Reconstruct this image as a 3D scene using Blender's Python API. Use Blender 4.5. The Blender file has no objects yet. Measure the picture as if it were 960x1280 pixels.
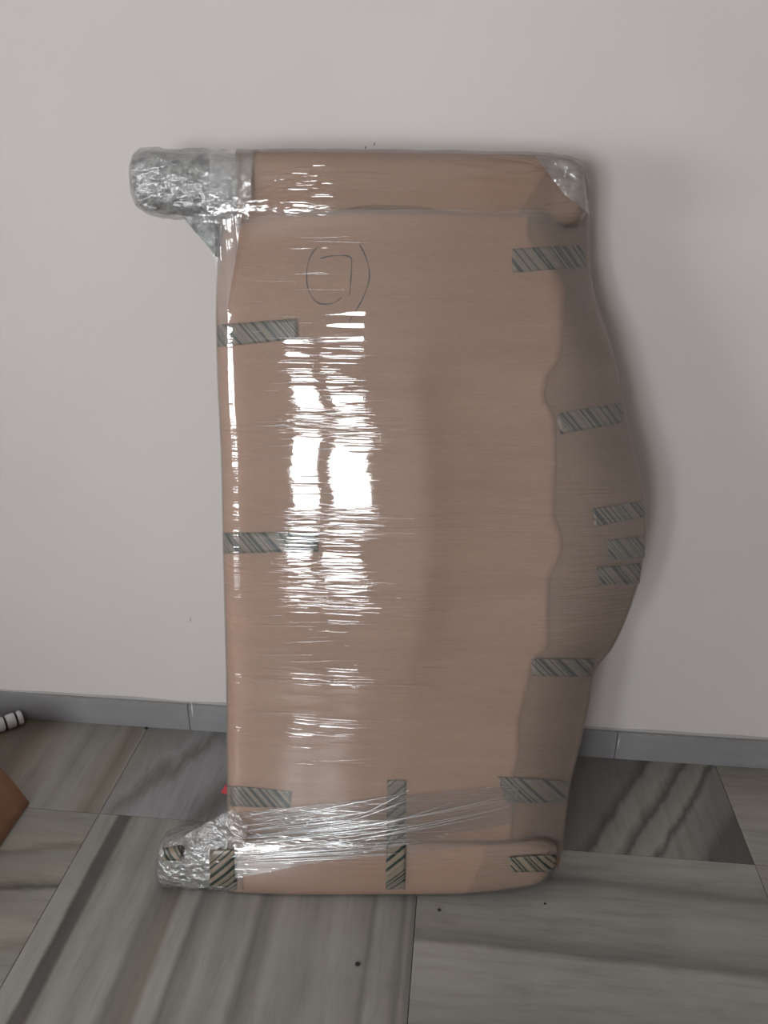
import bpy, bmesh, math, random
import numpy as np
from mathutils import Matrix, Vector, noise as mnoise

# ------------------------------------------------------------------ camera
F, PITCH, YAW, EYE = 1000.0, math.radians(23.94), math.radians(5.74), 1.5
WALL_Y = 1.786                                   # the visible wall
X0, X1, Y0, ZC = -3.2, 2.7, -2.7, 2.9            # the rest of the room
sc = bpy.context.scene
C = sc.collection
cam_d = bpy.data.cameras.new('camera'); cam = bpy.data.objects.new('camera', cam_d); C.objects.link(cam)
cam_d.sensor_fit = 'VERTICAL'; cam_d.sensor_height = 36.0; cam_d.lens = 36.0 * F / 1280.0; cam_d.clip_start = 0.02
cam.location = (0, 0, EYE); cam.rotation_euler = (math.pi / 2 - PITCH, 0, YAW)
sc.camera = cam

# ------------------------------------------------------------------ sky, exposure
SKY = 24.0
world = bpy.data.worlds.new('overcast_sky'); sc.world = world; world.use_nodes = True
bg = world.node_tree.nodes['Background']; bg.inputs[0].default_value = (0.93, 0.97, 1.0, 1); bg.inputs[1].default_value = SKY
WIN = [('y', -1.97, -0.62, 0.72, 2.08), ('x', -1.25, 0.05, 0.90, 1.85)]   # opening: wall behind the camera, left wall (from, to, sill, head)
for (wl, a, b, c, d) in WIN:                     # daylight enters here: portals only guide the sampling of the sky
    ld = bpy.data.lights.new('window_daylight', 'AREA'); ld.shape = 'RECTANGLE'; ld.size = b - a; ld.size_y = d - c
    ld.cycles.is_portal = True
    lo = bpy.data.objects.new('window_daylight', ld); C.objects.link(lo)
    if wl == 'y': lo.location = ((a + b) / 2, Y0 - 0.02, (c + d) / 2); lo.rotation_euler = (math.pi / 2, 0, 0)
    else: lo.location = (X0 - 0.02, (a + b) / 2, (c + d) / 2); lo.rotation_euler = (math.pi / 2, 0, -math.pi / 2)
sc.view_settings.view_transform = 'Standard'; sc.view_settings.look = 'None'
sc.view_settings.gamma = 1.0; sc.view_settings.use_curve_mapping = False
sc.view_settings.exposure = 0.0
sc.cycles.use_denoising = True
sc.cycles.diffuse_bounces = 5; sc.cycles.transparent_max_bounces = 16

# ------------------------------------------------------------------ helpers
def lin(*c):
    return tuple(((v / 255) / 12.92 if v / 255 <= 0.04045 else ((v / 255 + 0.055) / 1.055) ** 2.4) for v in c) + (1,)

class Nodes:
    def __init__(s, name):
        s.m = bpy.data.materials.new(name); s.m.use_nodes = True; s.t = s.m.node_tree; s.t.nodes.clear()
        s.out = s.t.nodes.new('ShaderNodeOutputMaterial')
    def n(s, kind, **kw):
        nd = s.t.nodes.new('ShaderNode' + kind)
        for k, v in kw.items():
            if k == 'i':
                for kk, vv in v.items():
                    if isinstance(vv, bpy.types.NodeSocket): s.t.links.new(vv, nd.inputs[kk])
                    else: nd.inputs[kk].default_value = vv
            else: setattr(nd, k, v)
        return nd
    def ramp(s, fac, stops, interp='LINEAR'):
        r = s.n('ValToRGB'); r.color_ramp.interpolation = interp
        el = r.color_ramp.elements
        while len(el) > 1: el.remove(el[-1])
        el[0].position = stops[0][0]; el[0].color = stops[0][1]
        for p, c in stops[1:]:
            e = el.new(p); e.color = c
        s.t.links.new(fac, r.inputs[0]); return r.outputs[0]
    def coord(s, which='Object', scale=(1, 1, 1), rot=(0, 0, 0), loc=(0, 0, 0)):
        tc = s.n('TexCoord'); mp = s.n('Mapping')
        mp.inputs['Scale'].default_value = scale; mp.inputs['Rotation'].default_value = rot; mp.inputs['Location'].default_value = loc
        s.t.links.new(tc.outputs[which], mp.inputs[0]); return mp.outputs[0]
    def noise(s, vec, scale=5, detail=3, rough=0.5, dist=0.0):
        return s.n('TexNoise', i={'Vector': vec, 'Scale': scale, 'Detail': detail, 'Roughness': rough, 'Distortion': dist}).outputs[0]
    def math(s, op, a, b=0.0, clamp=False):
        nd = s.n('Math', operation=op, use_clamp=clamp)
        for k, v in ((0, a), (1, b)):
            if isinstance(v, bpy.types.NodeSocket): s.t.links.new(v, nd.inputs[k])
            else: nd.inputs[k].default_value = v
        return nd.outputs[0]
    def mix(s, fac, a, b, blend='MIX'):
        nd = s.n('Mix', data_type='RGBA', blend_type=blend)
        for k, v in ((0, fac), (6, a), (7, b)):
            if isinstance(v, bpy.types.NodeSocket): s.t.links.new(v, nd.inputs[k])
            else: nd.inputs[k].default_value = v
        return nd.outputs[2]
    def bump(s, h, strength=0.3, dist=0.01):
        return s.n('Bump', i={'Height': h, 'Strength': strength, 'Distance': dist}).outputs[0]
    def bsdf(s, col, rough=0.5, spec=0.5, normal=None, **kw):
        b = s.n('BsdfPrincipled')
        for k, v in (('Base Color', col), ('Roughness', rough), ('Specular IOR Level', spec), ('Normal', normal)) + tuple(kw.items()):
            if v is None: continue
            if isinstance(v, bpy.types.NodeSocket): s.t.links.new(v, b.inputs[k])
            else: b.inputs[k].default_value = v
        s.t.links.new(b.outputs[0], s.out.inputs[0]); return s.m
    def surf(s, sh):
        s.t.links.new(sh, s.out.inputs[0]); return s.m

def mesh_obj(name, verts, faces, mat, parent=None, smooth=False, uvs=None):
    me = bpy.data.meshes.new(name); me.from_pydata([tuple(map(float, v)) for v in verts], [], faces)
    if smooth: me.polygons.foreach_set('use_smooth', [True] * len(me.polygons))
    if uvs is not None:
        ul = me.uv_layers.new(name='uv')
        for lp in me.loops: ul.data[lp.index].uv = uvs[lp.vertex_index]
    me.materials.append(mat); me.update()
    o = bpy.data.objects.new(name, me); C.objects.link(o)
    if parent is not None: o.parent = parent
    return o
def fix_normals(o):
    bm = bmesh.new(); bm.from_mesh(o.data); bmesh.ops.recalc_face_normals(bm, faces=bm.faces); bm.to_mesh(o.data); bm.free()
def box_data(a, b):
    v = [(x, y, z) for x in (a[0], b[0]) for y in (a[1], b[1]) for z in (a[2], b[2])]
    f = [(0, 1, 3, 2), (4, 6, 7, 5), (0, 4, 5, 1), (2, 3, 7, 6), (0, 2, 6, 4), (1, 5, 7, 3)]
    return v, f
def box(name, a, b, mat, parent=None, bevel=0.0, origin=None):
    if origin is not None: a = [a[i] - origin[i] for i in range(3)]; b = [b[i] - origin[i] for i in range(3)]
    v, f = box_data(a, b); o = mesh_obj(name, v, f, mat, parent)
    if origin is not None: o.location = origin
    if bevel:
        bm = bmesh.new(); bm.from_mesh(o.data)
        bmesh.ops.bevel(bm, geom=list(bm.edges), offset=bevel, segments=2, affect='EDGES', profile=0.6); bm.to_mesh(o.data); bm.free()
    return o
def struct(o): o['kind'] = 'structure'; return o
def tag(o, label, cat, group=None):
    o['label'] = label; o['category'] = cat
    if group: o['group'] = group
    return o
def empty(name, loc=(0, 0, 0)):
    o = bpy.data.objects.new(name, None); o.empty_display_size = 0.1; C.objects.link(o); o.location = loc; return o
def hermite(xs, ys):
    xs = np.array(xs, float); ys = np.array(ys, float); d = np.diff(ys) / np.diff(xs)
    m = np.concatenate([[d[0]], (d[:-1] + d[1:]) / 2, [d[-1]]])
    for i in range(1, len(xs) - 1):
        if d[i - 1] * d[i] <= 0: m[i] = 0
    def f(x):
        x = min(max(x, xs[0]), xs[-1]); i = min(int(np.searchsorted(xs, x, 'right')) - 1, len(xs) - 2)
        h = xs[i + 1] - xs[i]; t = (x - xs[i]) / h
        return ((1 + 2 * t) * (1 - t) ** 2 * ys[i] + t * (1 - t) ** 2 * h * m[i] + t * t * (3 - 2 * t) * ys[i + 1] + t * t * (t - 1) * h * m[i + 1])
    return f

# pixel -> ray
_fw = np.array([-math.sin(YAW) * math.cos(PITCH), math.cos(YAW) * math.cos(PITCH), -math.sin(PITCH)])
_rt = np.array([math.cos(YAW), math.sin(YAW), 0.0]); _up = np.cross(_rt, _fw); EYEP = np.array([0, 0, EYE])
def ray(px, py): return _fw * F + _rt * (px - 480) - _up * (py - 640)
def on_floor(px, py, z=0.0):
    d = ray(px, py); return EYEP + d * ((z - EYE) / d[2])
def on_wall(px, py, y=WALL_Y):
    d = ray(px, py); return EYEP + d * (y / d[1])

# ------------------------------------------------------------------ materials of the room
def m_wall():
    k = Nodes('painted_plaster'); v = k.coord()
    a = k.noise(v, 1.3, 3, 0.5); b = k.noise(v, 60, 4, 0.6)
    col = k.ramp(a, [(0.3, lin(213, 206, 203)), (0.7, lin(219, 212, 209))])
    return k.bsdf(col, 0.75, 0.25, k.bump(b, 0.06, 0.004))
M_WALL = m_wall()
def m_ceiling():
    k = Nodes('ceiling_paint'); v = k.coord()
    return k.bsdf(k.ramp(k.noise(v, 2), [(0.3, lin(226, 224, 220)), (0.7, lin(232, 230, 226))]), 0.85, 0.2)
M_CEIL = m_ceiling()

def marble(name, axis, stops, seed=0.0, wob=0.03, slant=0.0, size=0.79, grain=0.6):
    """marble slab whose veins run along one axis; stops = (position across the veins 0..1, grey level colour)"""
    k = Nodes(name); tc = k.n('TexCoord'); sep = k.n('SeparateXYZ', i={0: tc.outputs['Object']})
    across = sep.outputs[0] if axis == 'y' else sep.outputs[1]; along = sep.outputs[1] if axis == 'y' else sep.outputs[0]
    stretch = (6, 1.3, 6) if axis == 'y' else (1.3, 6, 6)
    v = k.coord(scale=stretch, loc=(seed, seed * 1.7, 0))
    wn = k.math('MULTIPLY', k.math('SUBTRACT', k.noise(v, 1.6, 9, 0.72), 0.5), wob * 2.2)
    p = k.math('ADD', k.math('MULTIPLY', across, 1 / size), 0.5)
    p = k.math('ADD', p, k.math('MULTIPLY', along, slant))
    p = k.math('ADD', p, wn)
    base = k.ramp(p, [(q, lin(*c)) for q, c in stops])
    fine = k.noise(k.coord(scale=(46, 5, 46) if axis == 'y' else (5, 46, 46), loc=(seed * 3, seed, 0)), 1.0, 6, 0.65, 0.4)
    cloud = k.noise(k.coord(loc=(seed, 0, seed)), 5.0, 4, 0.6, 0.8)
    g = k.ramp(fine, [(0.32, (0.70, 0.69, 0.68, 1)), (0.5, (0.98, 0.98, 0.98, 1)), (0.7, (1.12, 1.12, 1.12, 1))])
    g2 = k.ramp(cloud, [(0.3, (0.88, 0.88, 0.88, 1)), (0.7, (1.06, 1.06, 1.05, 1))])
    col = k.mix(grain, base, k.mix(1.0, base, g, 'MULTIPLY')); col = k.mix(0.8, col, g2, 'MULTIPLY')
    rough = k.ramp(cloud, [(0.3, (0.30, 0.30, 0.30, 1)), (0.7, (0.42, 0.42, 0.42, 1))])
    return k.bsdf(col, rough, 0.4)
LG, MG, DG, VD, BG, BR = (153, 149, 143), (139, 135, 130), (118, 114, 110), (90, 85, 81), (150, 143, 133), (125, 117, 107)
MB = {
 'a1': marble('marble_beige_reflection', 'y', [(0, (116, 107, 95)), (0.62, (120, 111, 99)), (0.68, BG), (0.78, LG), (0.82, MG), (0.87, LG), (0.93, BG), (0.96, BR), (1, BG)], 1.3, 0.015),  # brown left stretch: the carton's reflection put into the tile colour
 'a2': marble('marble_grey_spotted', 'y', [(0, MG), (0.08, (152, 151, 152)), (0.14, DG), (0.2, (150, 149, 150)), (0.3, (152, 151, 152)), (0.42, (112, 110, 111)), (0.50, (150, 149, 150)), (1, (150, 149, 150))], 4.1, 0.16, -0.6),
 'a3': marble('marble_dark_streak', 'y', [(0, DG), (0.5, DG), (0.60, DG), (0.64, VD), (0.66, MG), (0.72, LG), (0.76, VD), (0.775, MG), (0.83, LG), (0.85, VD), (0.87, MG), (0.97, DG), (1, VD)], 2.7, 0.04, -0.8),
 'a4': marble('marble_pale', 'x', [(0, BG), (0.3, LG), (0.6, BG), (1, MG)], 7.7, 0.08),
 'b1': marble('marble_brown_lines', 'x', [(0, MG), (0.2, BG), (0.42, MG), (0.45, BR), (0.48, BG), (0.62, MG), (0.64, VD), (0.67, BG), (0.76, MG), (0.78, BR), (0.80, BG), (0.9, MG), (1, BG)], 3.3, 0.05, -0.22),
 'b2': marble('marble_striped', 'y', [(0, LG), (0.055, LG), (0.066, VD), (0.10, VD), (0.112, MG), (0.15, LG), (0.19, MG), (0.25, LG), (0.28, DG), (0.345, BR), (0.36, LG), (0.395, LG), (0.41, DG), (0.45, MG), (0.47, LG), (0.50, MG), (0.56, LG), (0.585, DG), (0.62, MG), (0.64, LG), (0.72, MG), (0.80, LG), (0.87, MG), (0.885, DG), (0.90, LG), (0.95, MG), (0.97, DG), (0.98, MG), (0.99, DG), (1, DG)], 5.2, 0.012, 0.0, 0.805),
 'b3': marble('marble_grey_bands', 'x', [(0, MG), (0.3, LG), (0.44, MG), (0.58, LG), (0.63, LG), (0.65, DG), (0.70, MG), (0.78, LG), (0.86, MG), (0.885, DG), (0.91, MG), (0.96, LG), (1, LG)], 6.4, 0.03, 0.03),
 'b4': marble('marble_olive_bands', 'x', [(0, BG), (0.4, MG), (0.55, BG), (0.7, MG), (0.75, BR), (0.8, MG), (1, BG)], 8.8, 0.05),
 'sk': marble('skirting_marble', 'x', [(0, (140, 139, 141)), (0.5, (148, 147, 149)), (1, (140, 139, 141))], 9.1, 0.2, 0.0, 0.79, 0.25),
}

# ------------------------------------------------------------------ room shell
floor = struct(box('floor', (X0, Y0, -0.12), (X1, WALL_Y, -0.014), Nodes('floor_bedding').bsdf(lin(92, 90, 88), 0.9)))
xj = [X0, -2.47, -1.665, -0.86, -0.055, 0.719, 1.50, 2.28, X1]
yj = [WALL_Y, 1.443, 0.65, -0.143, -0.936, -1.729, -2.522, Y0]
rr = random.Random(4); tile_me = {}
vis = {(2, 0): 'a1', (3, 0): 'a2', (4, 0): 'a3', (5, 0): 'a4', (2, 1): 'b1', (3, 1): 'b2', (4, 1): 'b3', (5, 1): 'b4'}
for j in range(len(yj) - 1):
    for i in range(len(xj) - 1):
        g = 0.0007
        hx, hy = (xj[i + 1] - xj[i]) / 2 - g, (yj[j] - yj[j + 1]) / 2 - g
        key = vis.get((i, j)) or rr.choice(['b1', 'b2', 'b3', 'b4', 'a4', 'a3'])
        o = box('floor_tile', (-hx, -hy, -0.014), (hx, hy, 0.0), MB[key], floor, 0.0006)
        o.location = ((xj[i] + xj[i + 1]) / 2, (yj[j] + yj[j + 1]) / 2, 0)
struct(box('wall_back', (X0 - 0.15, WALL_Y, -0.1), (X1 + 0.15, WALL_Y + 0.15, ZC), M_WALL))
struct(box('wall_right', (X1, Y0, -0.1), (X1 + 0.15, WALL_Y, ZC), M_WALL))
struct(box('ceiling', (X0 - 0.15, Y0 - 0.2, ZC), (X1 + 0.15, WALL_Y + 0.15, ZC + 0.12), M_CEIL))
# the two walls with window openings, the windows in them
M_FRAME = Nodes('white_window_paint').bsdf(lin(225, 225, 222), 0.4)
def m_glass():
    k = Nodes('window_glass'); t = k.n('BsdfTransparent'); g = k.n('BsdfGlossy', i={'Roughness': 0.02})
    fr = k.n('Fresnel', i={'IOR': 1.45})
    return k.surf(k.n('MixShader', i={0: fr.outputs[0], 1: t.outputs[0], 2: g.outputs[0]}).outputs[0])
MGL = m_glass()
def window_wall(wname, num, wl, a, b, c, d, lo_, hi_, mul):
    D = 0.2 if wl == 'y' else 0.15
    def bx(u0, u1, v0, v1, z0, z1):
        return box_data((u0, Y0 + v0, z0), (u1, Y0 + v1, z1)) if wl == 'y' else box_data((X0 + v0, u0, z0), (X0 + v1, u1, z1))
    vs, fs = [], []
    for q in ((lo_, a, -D, 0, -.1, ZC), (b, hi_, -D, 0, -.1, ZC), (a, b, -D, 0, -.1, c), (a, b, -D, 0, d, ZC)):
        v, f = bx(*q); fs += [tuple(i + len(vs) for i in t) for t in f]; vs += v
    o = struct(mesh_obj(wname, vs, fs, M_WALL)); fix_normals(o)
    win = struct(empty('window_%d' % num))
    def part(name, u0, u1, z0, z1, m, dd=0.05):
        v, f = bx(u0, u1, -0.12 - dd / 2, -0.12 + dd / 2, z0, z1); o = mesh_obj(name, v, f, m, win); fix_normals(o)
    t = 0.05; mid = (a + b) / 2; zt = c + (d - c) * 0.62
    part('window_frame', a, a + t, c, d, M_FRAME); part('window_frame', b - t, b, c, d, M_FRAME)
    part('window_frame', a + t, b - t, c, c + t, M_FRAME); part('window_frame', a + t, b - t, d - t, d, M_FRAME)
    part('mullion', mid - mul, mid + mul, c + t, d - t, M_FRAME)
    for u0, u1 in ((a + t, mid - mul), (mid + mul, b - t)):
        part('transom', u0, u1, zt - .02, zt + .02, M_FRAME)
        for z0, z1 in ((c + t, zt - .02), (zt + .02, d - t)): part('window_pane', u0, u1, z0, z1, MGL, 0.004)
window_wall('wall_front', 1, *WIN[0], X0 - .15, X1 + .15, 0.12)
window_wall('wall_left', 2, *WIN[1], Y0, WALL_Y, 0.05)

# skirting: separate marble strips with fine joints
skirt = struct(empty('baseboard_back', (0, WALL_Y, 0)))
BH, BT = 0.089, 0.012
sj = [X0, -1.92, -0.735, 0.452, 1.64, X1]
for i in range(len(sj) - 1):
    o = box('skirting_strip', (-(sj[i + 1] - sj[i]) / 2 + 0.0008, -BT, 0.0005), ((sj[i + 1] - sj[i]) / 2 - 0.0008, -0.0003, BH), MB['sk'], skirt, 0.001)
    o.location = ((sj[i] + sj[i + 1]) / 2, 0, 0)
# thin smeared line of paint where the plaster meets the skirting
M_LIP = Nodes('paint_lip').bsdf(lin(176, 172, 168), 0.8)
lv, lf = [], []; nn = 140
for i in range(nn + 1):
    x = X0 + (X1 - X0) * i / nn; w = 0.003 + 0.006 * (mnoise.noise(Vector((x * 6, 3, 0))) + 0.4)
    y = -0.0028
    lv += [(x, -0.0003, BH + 0.0002), (x, y, BH + 0.0002), (x, y * .6, BH + max(w, 0.001)), (x, -0.0003, BH + max(w, 0.001) + 0.001)]
for i in range(nn):
    for q in range(3): lf.append((4 * i + q, 4 * i + q + 1, 4 * i + q + 5, 4 * i + q + 4))
mesh_obj('plaster_lip', lv, lf, M_LIP, skirt)

# ------------------------------------------------------------------ the package: local frame (s along, t up the lean, n out of it)
YA, LEAN = math.radians(4.2), math.radians(13.2)
Nh = np.array([math.sin(YA), -math.cos(YA), 0]); S = np.array([math.cos(YA), math.sin(YA), 0]); Zw = np.array([0, 0, 1.0])
T = -math.sin(LEAN) * Nh + math.cos(LEAN) * Zw; N = math.cos(LEAN) * Nh + math.sin(LEAN) * Zw
ORG = on_floor(450, 1121, 0.016); ORG = ORG - T * (ORG[2] / T[2])
RM = np.array([S, T, N])
def P(px, py, n=0.0):
    """pixel -> (s, t, n) on the plane lying n metres in front of the package's own front plane"""
    d = RM @ ray(px, py); e = RM @ (EYEP - ORG); k = (n - e[2]) / d[2]; p = e + k * d; return p
pkg = empty('wrapped_package')
pkg.matrix_world = Matrix(((S[0], T[0], N[0], ORG[0]), (S[1], T[1], N[1], ORG[1]), (S[2], T[2], N[2], ORG[2]), (0, 0, 0, 1)))
tag(pkg, 'tall cardboard package wrapped in clear stretch film leaning on the wall', 'package')

# --- materials
def m_card(name, c1, c2, seed, rough=0.6):
    k = Nodes(name)
    a = k.noise(k.coord(scale=(1.2, 9, 1), loc=(seed, 0, 0)), 2.0, 4, 0.55); b = k.noise(k.coord(scale=(60, 500, 60)), 1.0, 2)
    flute = k.noise(k.coord(scale=(2, 160, 2)), 1.0, 2)
    col = k.ramp(a, [(0.3, lin(*c1)), (0.7, lin(*c2))])
    col = k.mix(0.10, col, k.ramp(b, [(0.3, lin(95, 70, 52)), (0.7, lin(205, 172, 145))]))
    return k.bsdf(col, rough, 0.3, k.bump(flute, 0.10, 0.002))
M_CARD = m_card('cardboard_front', (160, 125, 103), (171, 136, 112), 1.0)
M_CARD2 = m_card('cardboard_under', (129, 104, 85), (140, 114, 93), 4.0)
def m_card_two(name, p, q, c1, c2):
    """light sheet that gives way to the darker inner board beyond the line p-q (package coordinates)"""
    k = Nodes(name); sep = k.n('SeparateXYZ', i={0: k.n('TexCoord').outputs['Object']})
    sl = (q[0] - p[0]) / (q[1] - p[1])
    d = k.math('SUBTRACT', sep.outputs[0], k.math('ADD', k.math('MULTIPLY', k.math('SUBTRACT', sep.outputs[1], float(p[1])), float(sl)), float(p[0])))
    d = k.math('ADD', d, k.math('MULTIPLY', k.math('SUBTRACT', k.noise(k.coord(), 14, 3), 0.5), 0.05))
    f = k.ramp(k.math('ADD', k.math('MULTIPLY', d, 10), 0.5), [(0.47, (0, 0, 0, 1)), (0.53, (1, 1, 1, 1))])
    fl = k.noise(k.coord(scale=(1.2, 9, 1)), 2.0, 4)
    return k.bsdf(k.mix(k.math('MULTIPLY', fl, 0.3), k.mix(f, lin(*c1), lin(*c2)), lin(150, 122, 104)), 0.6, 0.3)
def m_film(name, scale=(2.2, 85, 2), amp=1.0, base=0.075, haze=0.085, rough=0.035, rot=0.0, crumple=0.0, top=1.0):
    k = Nodes(name)
    w1 = k.noise(k.coord(scale=(scale[0], scale[1] * 0.55, scale[2]), rot=(0, 0, rot)), 1.0, 2, 0.5, 0.2)
    w2 = k.noise(k.coord(scale=(scale[0] * 2, scale[1] * 1.6, scale[2]), rot=(0, 0, rot + 0.05), loc=(3, 5, 1)), 1.0, 1, 0.5)
    w3 = k.noise(k.coord(scale=(scale[0] * .8, scale[1] * 0.3, scale[2]), rot=(0, 0, rot - 0.03), loc=(7, 2, 1)), 1.0, 1, 0.5)
    def ridge(w, wd): return k.ramp(k.math('ABSOLUTE', k.math('SUBTRACT', w, 0.5)), [(0.0, (1, 1, 1, 1)), (wd, (0, 0, 0, 1))], 'EASE')
    reg = k.ramp(k.noise(k.coord(scale=(1.2, 9, 1)), 1.0, 2), [(0.47, (0.10, 0.10, 0.10, 1)), (0.66, (1, 1, 1, 1))])
    tight = k.n('MapRange', i={'Value': k.n('SeparateXYZ', i={0: k.n('TexCoord').outputs['Object']}).outputs[1], 'From Min': 1.10, 'From Max': 1.22, 'To Min': 1.0, 'To Max': top}).outputs[0]
    reg = k.math('MULTIPLY', reg, tight)
    h = k.math('ADD', k.math('MULTIPLY', ridge(w1, 0.10), 0.35), k.math('MULTIPLY', ridge(w2, 0.12), 0.22))
    h = k.math('MULTIPLY', k.math('ADD', h, k.math('MULTIPLY', w1, 0.35)), reg)
    h = k.math('ADD', h, k.math('MULTIPLY', k.math('MULTIPLY', w3, 0.5), tight))
    if crumple:
        vor = k.n('TexVoronoi', feature='F1', i={'Vector': k.coord(scale=(1, 1.4, 1)), 'Scale': 55.0}).outputs[0]
        h = k.math('ADD', h, k.math('MULTIPLY', k.math('ADD', vor, k.noise(k.coord(), 70, 4, 0.6)), crumple))
    nrm = k.bump(h, 1.0, 0.0023 * amp)
    gl = k.n('BsdfGlossy', i={'Color': (1, 1, 1, 1), 'Roughness': rough, 'Normal': nrm})
    tr = k.n('BsdfTransparent', i={'Color': (0.985, 0.985, 0.985, 1)})
    df = k.n('BsdfDiffuse', i={'Color': (0.86, 0.84, 0.84, 1)})
    lw = k.n('LayerWeight', i={'Blend': 0.25, 'Normal': nrm})
    fac = k.math('ADD', k.math('MULTIPLY', lw.outputs['Fresnel'], 0.6), base, True)
    m1 = k.n('MixShader', i={0: haze, 1: tr.outputs[0], 2: df.outputs[0]})
    m2 = k.n('MixShader', i={0: fac, 1: m1.outputs[0], 2: gl.outputs[0]})
    return k.surf(m2.outputs[0])
M_FILM = m_film('stretch_film', top=0.12)
M_FILM_T = m_film('stretch_film_post', (4, 60, 60), 2.2, 0.08, 0.05, 0.10)
M_FILM_C = m_film('crumpled_film', (14, 60, 14), 2.4, 0.17, 0.08, 0.09, 0.3, 0.9)
def m_strand():
    k = Nodes('bunched_film'); g = k.n('BsdfGlossy', i={'Color': (1, 1, 1, 1), 'Roughness': 0.2}); d = k.n('BsdfDiffuse', i={'Color': (0.9, 0.88, 0.87, 1)}); t = k.n('BsdfTransparent')
    m = k.n('MixShader', i={0: 0.2, 1: g.outputs[0], 2: d.outputs[0]})
    return k.surf(k.n('MixShader', i={0: 0.42, 1: t.outputs[0], 2: m.outputs[0]}).outputs[0])
M_STRAND = m_strand()
def m_padding(name, c1, c2):
    k = Nodes(name); v = k.coord()
    h = k.noise(v, 55, 4, 0.6)
    return k.bsdf(k.ramp(h, [(0.35, lin(*c1)), (0.65, lin(*c2))]), 0.35, 0.6, k.bump(h, 0.8, 0.006))
M_PAD = m_padding('grey_foam_padding', (96, 97, 97), (186, 187, 185)); M_PAD2 = m_padding('dull_foam_padding', (92, 90, 86), (142, 136, 128))
def m_tape():
    k = Nodes('striped_tape'); uv = k.n('TexCoord').outputs['UV']; sep = k.n('SeparateXYZ', i={0: uv})
    nz = k.noise(k.coord('UV', (160, 30, 1)), 1.0, 3)
    d = k.math('ADD', sep.outputs[0], k.math('MULTIPLY', sep.outputs[1], 0.9))       # stripes lean like a backslash
    rnd = k.n('TexNoise', noise_dimensions='1D', i={'W': k.math('MULTIPLY', d, 88), 'Scale': 1.0, 'Detail': 2.5, 'Roughness': 0.7}).outputs[0]
    w = k.math('ADD', rnd, k.math('MULTIPLY', k.math('SUBTRACT', nz, 0.5), 0.08))
    col = k.ramp(w, [(0.40, lin(30, 46, 41)), (0.455, lin(34, 50, 45)), (0.49, lin(124, 113, 98)), (0.7, lin(134, 119, 102))])
    return k.bsdf(col, 0.3, 0.5)
M_TAPE = m_tape()
M_INK = Nodes('marker_ink').bsdf(lin(46, 36, 34), 0.5)
M_RED = Nodes('red_label').bsdf(lin(170, 40, 50), 0.5)

# --- outlines in photo pixels
Lf = hermite([230, 300, 400, 480, 560, 700, 860, 990, 1060, 1100], [290, 276, 271, 273, 277, 280, 284, 285, 288, 290])
Rf = hermite([215, 260, 340, 390, 440, 500, 560, 610, 660, 715, 765, 810, 838, 880, 940, 980, 1030, 1080, 1100],
             [733, 735, 737, 748, 765, 778, 790, 803, 807, 800, 785, 764, 743, 735, 722, 712, 705, 699, 692])
Ef_pts = [(215, 668), (235, 665), (297, 661), (330, 690), (356, 707), (420, 704), (447, 702), (468, 686), (485, 681), (500, 682), (524, 694), (571, 696), (646, 693), (665, 702), (690, 704), (721, 688), (760, 686), (808, 686), (823, 668), (854, 661), (904, 649), (946, 649), (971, 641), (1049, 641), (1058, 620), (1075, 604), (1100, 596)]
Ef = lambda y: float(np.interp(y, [p[0] for p in Ef_pts], [p[1] for p in Ef_pts]))
prof_c = hermite([0, 0.02, 0.05, 0.12, 0.25, 0.38, 0.50, 0.588, 0.602, 0.66, 0.76, 0.88, 1.0],
                 [-0.046, -0.026, -0.017, -0.006, 0.008, 0.017, 0.0222, 0.0240, 0.0222, 0.0130, 0.0055, 0.0030, 0.0030])
prof_s = hermite([0, 0.02, 0.05, 0.12, 0.25, 0.38, 0.50, 0.60, 0.75, 0.88, 1.0],
                 [-0.046, -0.026, -0.017, -0.006, 0.008, 0.016, 0.0195, 0.0195, 0.0145, 0.0085, 0.002])
crease = hermite([250, 420, 520, 760, 880, 1050], [0.0, 0.15, 1.0, 1.0, 0.25, 0.0])
def body_n(px, py):
    l, r, e = Lf(py), Rf(py), 0.5 * Ef(py) + 0.5 * (Rf(py) - 75)
    if px <= e:
        q = max((px - l) / (e - l), 0); c = crease(py); n = c * prof_c(q) + (1 - c) * prof_s(q)
    else:
        q = min((px - e) / (r - e), 1.0); n = 0.003 - 0.062 * (0.25 * q + 0.75 * q ** 1.8)
    n -= 0.006 * min(max((300 - py) / 45, 0), 1) ** 2 + 0.020 * min(max((py - 1012) / 45, 0), 1) ** 2
    n += 0.0025 * mnoise.noise(Vector((px * 0.006, py * 0.012, 1.0)))
    return n

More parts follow.
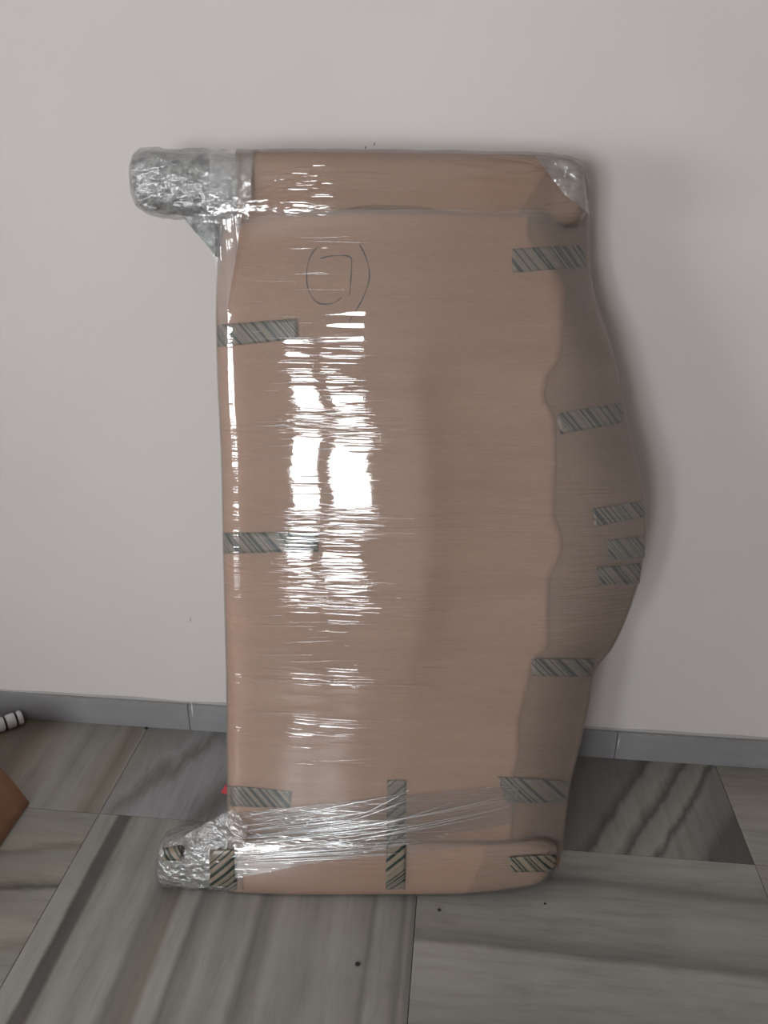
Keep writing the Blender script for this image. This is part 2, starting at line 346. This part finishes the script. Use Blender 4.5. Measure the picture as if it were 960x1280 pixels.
# --- main body: one closed ring of points per row
def ring_body(name, off, mat, y0, y1, dy, back=-0.105, closed=True, grow=0.0, wob=0.0):
    rows = int((y1 - y0) / dy); V, Fc = [], []; us = np.concatenate([[0, .006, .014, .028, .05], np.linspace(.08, .90, 40), [.93, .955, .975, .99, 1.0]])
    for j in range(rows + 1):
        py = y0 + (y1 - y0) * j / rows; l, r = Lf(py) - grow, Rf(py) + grow; row = []
        for u in us:
            px = l + (r - l) * u; n = body_n(min(max(px, Lf(py)), Rf(py)), py) + off
            if wob: n += wob * mnoise.noise(Vector((px * 0.01, py * 0.16, 5.0)))
            row.append(P(px, py, n))
        rim = row[-1]; rim0 = row[0]
        nb = back
        row += [(rim[0] + 0.002, rim[1], rim[2] - 0.010), (rim[0] - 0.002, rim[1], (rim[2] + nb) / 2 - 0.01), (rim[0] - 0.012, rim[1], nb)]
        row += [(rim0[0] + 0.012, rim0[1], nb), (rim0[0], rim0[1], (rim0[2] + nb) / 2), (rim0[0] - 0.001, rim0[1], rim0[2] - 0.010)]
        V += row; m = len(row)
    for j in range(rows):
        for i in range(m):
            if not closed and len(us) + 1 < i < len(us) + 4: continue
            a, b = j * m + i, j * m + (i + 1) % m; Fc.append((a, a + m, b + m, b))
    if closed: Fc += [tuple(range(m)), tuple(reversed(range(rows * m, rows * m + m)))]
    o = mesh_obj(name, V, Fc, mat, pkg, True); fix_normals(o); return o
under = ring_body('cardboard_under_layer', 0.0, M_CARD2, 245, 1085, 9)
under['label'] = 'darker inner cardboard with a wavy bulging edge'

# --- the two padded posts (superellipse lofts along the package)
def loft(name, st, mat, off=0.0, ex=2.8, seg=28, crump=0.0, seed=0.0, parent=None, capends=True):
    """st: stations (px, py top, py bottom, n centre, n half depth)"""
    V, Fc = [], []
    for (px, a, b, nc, nr) in st:
        p, q = P(px, a, nc * .3), P(px, b, nc * .3); tcn, h = (p[1] + q[1]) / 2, (p[1] - q[1]) / 2 + off; s = (p[0] + q[0]) / 2; r = nr + off
        for k in range(seg):
            th = 2 * math.pi * k / seg; c, sn = math.cos(th), math.sin(th)
            d = 1.0
            v = Vector((s * 38, c * 1.6 + seed, sn * 1.6))
            if crump: d += crump * (mnoise.noise(v) + 0.6 * mnoise.noise(v * 2.3)) / max(h, .02)
            V.append((s + (0.35 * crump * mnoise.noise(v * 1.7) if crump else 0), tcn + h * d * math.copysign(abs(c) ** (2 / ex), c), nc + r * d * math.copysign(abs(sn) ** (2 / ex), sn)))
    m = len(st)
    for j in range(m - 1):
        for k in range(seg):
            a, b = j * seg + k, j * seg + (k + 1) % seg; Fc.append((a, b, b + seg, a + seg))
    if capends: Fc += [tuple(reversed(range(seg))), tuple(range((m - 1) * seg, m * seg))]
    o = mesh_obj(name, V, Fc, mat, parent or pkg, True); fix_normals(o); return o
def stations(xs, ft, fb, nc, fr): return [(x, ft(x), fb(x), nc, fr(x)) for x in xs]
TC, BC = -0.052, -0.050
# top post
t_top = hermite([255, 400, 600, 690, 716, 733, 737], [186, 188, 191, 193, 198, 212, 226])
t_bot = hermite([255, 400, 600, 690, 716, 733, 737], [284, 284, 284, 284, 281, 272, 258])
t_dep = hermite([255, 650, 700, 725, 737], [0.068, 0.068, 0.062, 0.048, 0.028])
_td = t_dep
def t_dep(x): return min(_td(x), max(body_n(min(max(x, 300), 700), 320) + 0.004 - TC, 0.052))
TX = list(np.linspace(297, 676, 26)) + [683, 690] + [700, 710, 718, 725, 731, 735, 737]
top_st = stations(TX, t_top, t_bot, TC, t_dep)
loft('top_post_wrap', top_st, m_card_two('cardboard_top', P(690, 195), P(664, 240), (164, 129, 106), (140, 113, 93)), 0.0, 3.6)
loft('post_film', top_st, M_FILM_T, 0.005, 3.6, 36, 0.0015, 2.0)
# padded foot of the top post, sticking out to the left
n_top = hermite([156, 160, 168, 182, 200, 240, 285], [212, 196, 186, 181, 182, 184, 185])
n_bot = hermite([156, 160, 168, 182, 200, 240, 278], [228, 246, 258, 264, 266, 270, 278])
n_dep = hermite([156, 160, 168, 182, 200, 240, 285], [0.012, 0.030, 0.044, 0.052, 0.055, 0.054, 0.054])
NX = [156, 157.5, 160, 164, 168, 174, 182] + list(np.linspace(188, 304, 24))
nst = stations(NX, n_top, n_bot, TC, n_dep)
loft('padded_end', nst, M_PAD, -0.004, 2.3, 32, 0.004, 1.0)
loft('end_film', nst + stations([308, 320], n_top, n_bot, TC, lambda x: 0.058), M_FILM_C, 0.003, 2.3, 48, 0.005, 3.0)
# bottom post
b_top = hermite([282, 300, 400, 500, 600, 680, 697], [1050, 1046, 1042, 1040, 1048, 1054, 1066])
b_bot = hermite([282, 300, 450, 540, 600, 650, 684, 697], [1116, 1118, 1120, 1120, 1117, 1110, 1099, 1082])
b_dep = hermite([282, 300, 640, 680, 697], [0.052, 0.054, 0.056, 0.050, 0.028])
BX = list(np.linspace(286, 650, 24)) + [660, 670, 678, 685, 691, 695, 697]
bot_st = stations(BX, b_top, b_bot, BC, b_dep)
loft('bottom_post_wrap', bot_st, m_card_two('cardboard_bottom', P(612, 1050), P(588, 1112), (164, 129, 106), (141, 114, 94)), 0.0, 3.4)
loft('post_film', bot_st, M_FILM_T, 0.004, 3.4, 36, 0.001, 7.0)
m_top = hermite([191, 196, 205, 220, 250, 300], [1086, 1066, 1056, 1053, 1050, 1048])
m_bot = hermite([191, 196, 205, 220, 250, 300], [1102, 1110, 1114, 1115, 1116, 1117])
m_dep = hermite([191, 196, 205, 220, 250, 300], [0.014, 0.034, 0.044, 0.048, 0.051, 0.053])
MX = [191, 192.5, 194, 197, 200, 205, 212] + list(np.linspace(218, 294, 16))
mst = stations(MX, m_top, m_bot, BC, m_dep)
loft('padded_end', mst, M_PAD2, -0.003, 2.8, 32, 0.003, 9.0)
loft('end_film', mst + stations([300, 306], m_top, m_bot, BC, lambda x: 0.054), M_FILM_C, 0.003, 2.8, 48, 0.004, 11.0)

wp = [(228, 271), (268, 270), (269, 320), (259, 307), (244, 290)]
V = [P(x, y, -0.03) for x, y in wp]; V = V + [v - np.array([0, 0, 0.05]) for v in V]
o = mesh_obj('padding_wedge', V, [tuple(range(5)), tuple(range(9, 4, -1))] + [(i, (i + 1) % 5, 5 + (i + 1) % 5, 5 + i) for i in range(5)], M_PAD, pkg); fix_normals(o)
def se_n(px, py, ft, fb, nc, fr, ex):
    a, b = ft(px), fb(px); q = abs((py - (a + b) / 2) / ((b - a) / 2))
    return nc + fr(px) * (1 - q ** ex) ** (1 / ex) if q < 1 else -1
def front_n(px, py):
    n = body_n(min(max(px, Lf(py)), Rf(py)), py) if 232 < py < 1085 else -1
    if 258 <= px <= 737: n = max(n, se_n(px, py, t_top, t_bot, TC, t_dep, 3.6))
    if 286 <= px <= 697: n = max(n, se_n(px, py, b_top, b_bot, BC, b_dep, 3.4))
    if 191 <= px < 286: n = max(n, se_n(px, py, m_top, m_bot, BC, m_dep, 2.8) + 0.004)
    return n

# --- front sheet of lighter cardboard
def front_sheet():
    V, Fc = [], []; rows = 110; cols = 44; y0, y1 = 266, 1050
    for lay in (0, 1):
        for j in range(rows + 1):
            py = y0 + (y1 - y0) * j / rows; l, e = Lf(py) + 1, Ef(py)
            for i in range(cols + 1):
                u = i / cols; u = u + 0.12 * math.sin(2 * math.pi * u) / (2 * math.pi) * -1; px = l + (e - l) * u
                lift = 0.003
                V.append(P(px, py, body_n(px, py) + lift - (0.0034 if lay else 0)))
    W_ = cols + 1; K = (rows + 1) * W_
    for j in range(rows):
        for i in range(cols):
            a = j * W_ + i; Fc.append((a, a + W_, a + W_ + 1, a + 1)); Fc.append((K + a, K + a + 1, K + a + W_ + 1, K + a + W_))
        for i in (0, cols):
            a = j * W_ + i; Fc.append((a, a + W_, K + a + W_, K + a))
    for j in (0, rows):
        for i in range(cols):
            a = j * W_ + i; Fc.append((a, a + 1, K + a + 1, K + a))
    o = mesh_obj('cardboard_front_sheet', V, Fc, M_CARD, pkg, True); fix_normals(o)
    o['label'] = 'light brown cardboard sheet with a torn wavy edge'; return o
sheet = front_sheet()

# --- striped tape
TAPES = [((640, 311), (728, 306), (734, 333), (641, 341)), ((271, 406), (371, 398), (373, 424), (272, 434)),
         ((696, 517), (778, 503), (779, 528), (700, 543)), ((742, 636), (806, 626), (807, 646), (744, 658)),
         ((760, 675), (806, 670), (806, 697), (762, 700)), ((745, 710), (803, 704), (799, 730), (750, 731)),
         ((664, 824), (745, 824), (738, 846), (666, 845)), ((279, 666), (397, 665), (398, 690), (281, 692)),
         ((622, 971), (712, 977), (706, 1003), (634, 1004)), ((636, 1072), (696, 1068), (694, 1090), (640, 1090)),
         ((484, 975), (508, 975), (506, 1117), (482, 1117)), ((285, 982), (365, 989), (362, 1010), (288, 1008)),
         ((262, 1062), (296, 1062), (296, 1112), (262, 1112)), ((204, 1060), (226, 1056), (226, 1076), (204, 1076))]
for ti, (a, b, c, d) in enumerate(TAPES):
    a, b, c, d = map(np.array, (a, b, c, d)); vert = np.linalg.norm(d - a) > np.linalg.norm(b - a) * 1.3
    nu, nv = (6, 24) if vert else (18, 6); V, Fc, UV = [], [], []
    rj = random.Random(ti)
    jag = [rj.uniform(-1.5, 1.5) for _ in range(nv + 1)]
    for j in range(nv + 1):
        for i in range(nu + 1):
            u, v = i / nu, j / nv; p = (a * (1 - u) + b * u) * (1 - v) + (d * (1 - u) + c * u) * v
            if not vert and i == 0: p = p + np.array([jag[j], 0])
            q = P(p[0], p[1], front_n(p[0], p[1]) + 0.0058); V.append(q)
            du, dv = q[0], q[1]
            UV.append((dv + ti, -du) if vert else (du + ti * 0.37, dv))
    for j in range(nv):
        for i in range(nu): k = j * (nu + 1) + i; Fc.append((k, k + nu + 1, k + nu + 2, k + 1))
    o = mesh_obj('tape_strip', V, Fc, M_TAPE, pkg, True, UV)
    sm = o.modifiers.new('thickness', 'SOLIDIFY'); sm.thickness = 0.0006; sm.offset = 0

# --- handwriting
def ribbon(pts, w, off, V, Fc):
    pts = np.array(pts, float); xs = np.concatenate([[0], np.cumsum(np.linalg.norm(np.diff(pts, axis=0), axis=1))])
    fx, fy = hermite(xs, pts[:, 0]), hermite(xs, pts[:, 1]); ss = np.linspace(0, xs[-1], 48); C0 = [P(fx(s), fy(s), front_n(fx(s), fy(s)) + off) for s in ss]; base = len(V)
    for i, p in enumerate(C0):
        d = C0[min(i + 1, 47)] - C0[max(i - 1, 0)]; d = d / np.linalg.norm(d); nrm = np.array([-d[1], d[0], 0]) * w * (0.8 + 0.3 * math.sin(i * .4))
        V.append(p + nrm); V.append(p - nrm)
    for i in range(47): k = base + 2 * i; Fc.append((k, k + 1, k + 3, k + 2))
V, Fc = [], []
for st in ([(298, 228), (250, 280), (205, 380), (188, 480), (188, 580), (215, 680), (270, 765), (340, 800), (440, 795), (500, 765), (535, 738)],
           [(322, 345), (420, 322), (540, 315), (610, 325), (638, 360), (636, 450), (625, 600), (615, 710)],
           [(715, 205), (770, 310), (805, 420), (815, 520), (795, 620), (740, 760), (670, 880), (615, 970)]):
    ribbon([(360 + x / 8, 280 + y / 8) for x, y in st], 0.0012, 0.0036, V, Fc)
o = mesh_obj('marker_writing', V, Fc, M_INK, pkg); o['label'] = 'number 7 in round brackets written with a dark marker'

# --- stretch film over the body
film = ring_body('stretch_film', 0.0095, M_FILM, 262, 1070, 3.2, -0.108, False, 1.5, 0.0006)
# --- film webs bridging the gaps
def web(name, pa, pb, rows, cols, mat, bow=0.0, wr=0.002):
    """ruled sheet between two pixel polylines (px, py, n)"""
    pa, pb = np.array(pa, float), np.array(pb, float); V, Fc = [], []
    def at(pl, u):
        x = np.linspace(0, 1, len(pl)); return np.array([np.interp(u, x, pl[:, k]) for k in range(3)])
    for j in range(rows + 1):
        A, B = at(pa, j / rows), at(pb, j / rows); A, B = P(*A), P(*B)
        for i in range(cols + 1):
            v = i / cols; p = A * (1 - v) + B * v; p = p + np.array([0, 0, bow * math.sin(math.pi * v) + wr * mnoise.noise(Vector((j * 0.5, i * 0.15, bow * 99)))]); V.append(p)
    for j in range(rows):
        for i in range(cols): k = j * (cols + 1) + i; Fc.append((k, k + cols + 1, k + cols + 2, k + 1))
    return mesh_obj(name, V, Fc, mat, pkg, True)
web('film_web', [(236, 268, -0.03), (252, 284, -0.03), (264, 310, -0.04), (270, 350, -0.04), (277, 420, -0.03)], [(302, 268, 0.022), (301, 282, 0.018), (297, 310, 0.006), (290, 350, 0.002), (279, 421, -0.02)], 26, 14, m_film('web_film', (60, 4, 10), 1.6, 0.12, 0.12, 0.12))
web('film_web', [(290, 1012, -0.02), (262, 1026, -0.03), (226, 1048, -0.03), (198, 1070, -0.03)], [(310, 1030, 0.006), (302, 1070, 0.012), (262, 1080, 0.012), (204, 1084, 0.012)], 26, 14, M_FILM_C, 0.0, 0.006)
def film_patch(name, corners, mat, off, nu=30, nv=14, wr=0.001):
    a, b, c, d = [np.array(q, float) for q in corners]; V, Fc = [], []
    for j in range(nv + 1):
        for i in range(nu + 1):
            u, v = i / nu, j / nv; p = (a * (1 - u) + b * u) * (1 - v) + (d * (1 - u) + c * u) * v
            V.append(P(p[0], p[1], max(front_n(p[0], p[1]), -0.03) + off + wr * mnoise.noise(Vector((p[0] * .05, p[1] * .15, off * 999)))))
    for j in range(nv):
        for i in range(nu): k = j * (nu + 1) + i; Fc.append((k, k + nu + 1, k + nu + 2, k + 1))
    return mesh_obj(name, V, Fc, mat, pkg, True)
M_BAND = m_film('gathered_film', (5, 110, 5), 3.6, 0.24, 0.04, 0.08, 0.12)
film_patch('film_band', [(292, 1016), (650, 980), (640, 1030), (294, 1098)], M_BAND, 0.0105, 44, 22, 0.0012)
film_patch('film_band', [(254, 188), (316, 188), (310, 280), (250, 278)], m_film('doubled_film', (26, 60, 26), 1.4, 0.12, 0.10, 0.09, 0.1, 0.25), 0.009, 16, 16, 0.004)
film_patch('film_band', [(262, 192), (298, 194), (296, 246), (262, 244)], m_film('film_end', (30, 60, 30), 1.0, 0.12, 0.08, 0.10), 0.012, 12, 12, 0.002)
film_patch('film_corner', [(668, 194), (728, 203), (737, 268), (706, 244)], m_film('corner_film', (30, 50, 30), 1.8, 0.16, 0.16, 0.12, 0.6, 0.9), 0.009, 22, 22, 0.008)
# --- bunched film strands
def strands(name, items, mat, off=0.011):
    V, Fc = [], []
    for (x0, y0, x1, y1, sag, r) in items:
        k = 10; base = len(V)
        for i in range(k + 1):
            u = i / k; px = x0 + (x1 - x0) * u; py = y0 + (y1 - y0) * u + sag * 4 * u * (1 - u); rr_ = r * math.sin(math.pi * min(max(u, 0.04), 0.96)) ** 0.5
            p = P(px, py, front_n(px, py) + off)
            V += [p + (0, rr_, 0), p + (0, 0, rr_ * .8), p + (0, -rr_, 0), p + (0, 0, -rr_ * .3)]
        for i in range(k):
            for q in range(4):
                a, b = base + 4 * i + q, base + 4 * i + (q + 1) % 4; Fc.append((a, b, b + 4, a + 4))
    o = mesh_obj(name, V, Fc, mat, pkg, True); o['kind'] = 'stuff'; return o
rs = random.Random(11); items = []
for i in range(40):                                   # the fan gathered at the lower foot
    f = rs.random(); y0 = 1022 + 62 * f + rs.uniform(-3, 3); x0 = 296 + rs.uniform(0, 40); ln = rs.uniform(60, 190)
    sl = -0.16 + 0.12 * f + rs.uniform(-0.03, 0.03)
    items.append((x0, y0, x0 + ln, y0 + ln * sl, rs.uniform(-2, 2), rs.uniform(0.0008, 0.0024)))
for i in range(9):
    y0 = 1034 + i * 3.0; items.append((330 + rs.uniform(0, 90), y0, 560 + rs.uniform(-60, 80), y0 - 34 - rs.uniform(0, 14), 3, 0.0012))
strands('film_strands', items, M_STRAND)
items = []
for i in range(95):                                   # horizontal wrinkles of the wrapped film
    y = rs.uniform(290, 960); x = rs.uniform(300, 420) if rs.random() < .8 else rs.uniform(420, 640); ln = rs.uniform(15, 90)
    items.append((x, y, x + ln, y + rs.uniform(-.05, .03) * ln, rs.uniform(-1, 1), rs.uniform(0.0003, 0.0007)))
strands('film_wrinkles', items, M_STRAND)
# small red label peeping out at the edge
V = [P(276, 991, -.05), P(283, 979, -.05), P(284, 993, -.05)]; V = V + [v - np.array([0, 0, .002]) for v in V]
mesh_obj('red_label', V, [(0, 1, 2), (5, 4, 3), (0, 3, 4, 1), (1, 4, 5, 2), (2, 5, 3, 0)], M_RED, pkg)

# ------------------------------------------------------------------ things at the edge of the room
M_BOX = m_card('carton_cardboard', (150, 108, 80), (162, 120, 92), 8.0)
tip = on_floor(37, 1002, 0.004); hg = on_wall(-16, 944, tip[1])            # flap tip on the floor, hinge of the flap
bw, bd, bh = 0.34, 0.40, float(hg[2])
carton = empty('cardboard_carton', (float(hg[0]), float(tip[1]) - bd, 0.0))
tag(carton, 'open brown cardboard carton with a flap folded down to the floor', 'carton')
w = 0.005
for nm, a, b in (('side_wall', (-w, 0, 0), (0, bd, bh)), ('side_wall', (-bw, 0, 0), (-bw + w, bd, bh)), ('end_wall', (-bw + w, 0, 0), (-w, w, bh)), ('end_wall', (-bw + w, bd - w, 0), (-w, bd, bh)), ('bottom_panel', (-bw + w, w, 0), (-w, bd - w, w))):
    box(nm, a, b, M_BOX, carton, 0.001)
def flap(p, q, inner, k=8):
    """bent board from hinge edge p0-p1 to free edge q0-q1"""
    p, q = np.array(p, float), np.array(q, float); V, Fc = [], []
    for i in range(k + 1):
        u = i / k; sag = np.array([0, 0, inner * math.sin(math.pi * u)])
        for e in (0, 1): V.append(p[e] * (1 - u) + q[e] * u + sag)
    for i in range(k): Fc.append((2 * i, 2 * i + 1, 2 * i + 3, 2 * i + 2))
    o = mesh_obj('flap', V, Fc, M_BOX, carton, True); m = o.modifiers.new('thickness', 'SOLIDIFY'); m.thickness = 0.004; m.offset = 0
dx = float(tip[0] - hg[0])
flap([(0.002, 0.01, bh), (0.002, bd - 0.002, bh)], [(dx, 0.016, 0.004), (dx, bd - 0.004, 0.004)], 0.012)
flap([(-bw - 0.002, 0.002, bh), (-bw - 0.002, bd - 0.01, bh)], [(-bw - 0.11, 0.006, bh - 0.05), (-bw - 0.11, bd - 0.014, bh - 0.05)], 0.01)
flap([(-bw + 0.01, -0.002, bh), (-0.01, -0.002, bh)], [(-bw + 0.014, -0.03, bh - 0.12), (-0.014, -0.03, bh - 0.12)], 0.006)

# small white spool with dark rings, lying by the skirting
M_WP = Nodes('white_plastic').bsdf(lin(226, 224, 226), 0.35); M_BK = Nodes('dark_ring').bsdf(lin(48, 46, 46), 0.5)
p0, p1 = on_floor(30, 903), on_floor(-30, 925)
spool = empty('plastic_rod', tuple(p0)); ax = (p1 - p0) / np.linalg.norm(p1 - p0)
spool.rotation_euler = (0, 0, math.atan2(ax[1], ax[0]))
tag(spool, 'white plastic rod with dark rings lying beside the grey skirting', 'rod')
def lathe(name, prof, mat, par, zc, seg=20):
    V, Fc = [], []
    for x, r in prof:
        for k in range(seg): a = 2 * math.pi * k / seg; V.append((x, r * math.cos(a), zc + r * math.sin(a)))
    m = len(prof)
    for j in range(m - 1):
        for k in range(seg): a, b = j * seg + k, j * seg + (k + 1) % seg; Fc.append((a, b, b + seg, a + seg))
    Fc += [tuple(range(seg)), tuple(range((m - 1) * seg, m * seg))]
    o = mesh_obj(name, V, Fc, mat, par, True); fix_normals(o); return o
R_ = 0.021; x = 0.0
for w in (0.016, 0.027, 0.034, 0.034):
    lathe('segment', [(x, R_ * .6), (x + .002, R_ * .9), (x + .005, R_), (x + w - .005, R_), (x + w - .002, R_ * .9), (x + w, R_ * .6)], M_WP, spool, R_)
    lathe('ring', [(x + w - .0015, R_ * .78), (x + w + .0045, R_ * .78)], M_BK, spool, R_); x += w + 0.003

# crumbs on the floor and little marks on the wall
M_CR = Nodes('dark_crumb').bsdf(lin(40, 36, 34), 0.8)
def crumb(px, py, r, label):
    p = on_floor(px, py); bm = bmesh.new(); bmesh.ops.create_icosphere(bm, subdivisions=2, radius=r)
    for v in bm.verts: v.co *= 1 + 0.35 * mnoise.noise(v.co * 900 + Vector((px, 0, 0))); v.co.z *= 0.5
    zmin = min(v.co.z for v in bm.verts)
    for v in bm.verts: v.co.z -= zmin
    me = bpy.data.meshes.new('crumb'); bm.to_mesh(me); bm.free(); me.materials.append(M_CR)
    o = bpy.data.objects.new('crumb', me); C.objects.link(o); o.location = tuple(p); tag(o, label, 'crumb', 'dark crumbs on the floor')
crumb(447, 1206, 0.0048, 'larger dark crumb on the striped marble tile before the package')
crumb(549, 1138, 0.0038, 'dark crumb on the banded marble right below the package')
crumb(183, 911, 0.0045, 'dark crumb on the marble at the foot of the skirting')
crumb(681, 1130, 0.0026, 'tiny dark crumb near the rounded bottom corner of the package')

# small scratches on the wall, paint drips on the skirting
wall = bpy.data.objects['wall_back']
def sliver(name, a, b, w, d, mat, par, y):
    a, b = on_wall(*a, y), on_wall(*b, y); t = (b - a) / np.linalg.norm(b - a); q = np.array([-t[2], 0, t[0]]) * w
    V = [a, (a + b) / 2 + q, b, (a + b) / 2 - q, (a + b) / 2 + np.array([0, -d, 0])]
    o = mesh_obj(name, [v - np.array(par.location) for v in V], [(0, 1, 4), (1, 2, 4), (2, 3, 4), (3, 0, 4), (0, 3, 2, 1)], mat, par); fix_normals(o)
sliver('scratch_mark', (456, 187), (458, 182), 0.0012, 0.0008, M_CR, wall, WALL_Y); sliver('scratch_mark', (467, 183), (469, 177), 0.0010, 0.0008, M_CR, wall, WALL_Y)
sliver('scratch_mark', (237, 778), (239, 771), 0.0010, 0.0008, M_CR, wall, WALL_Y)
sliver('paint_drip', (239, 873), (241, 898), 0.0022, 0.0012, M_WALL, skirt, WALL_Y - BT); sliver('paint_drip', (772, 936), (775, 919), 0.0018, 0.0012, M_WALL, skirt, WALL_Y - BT)
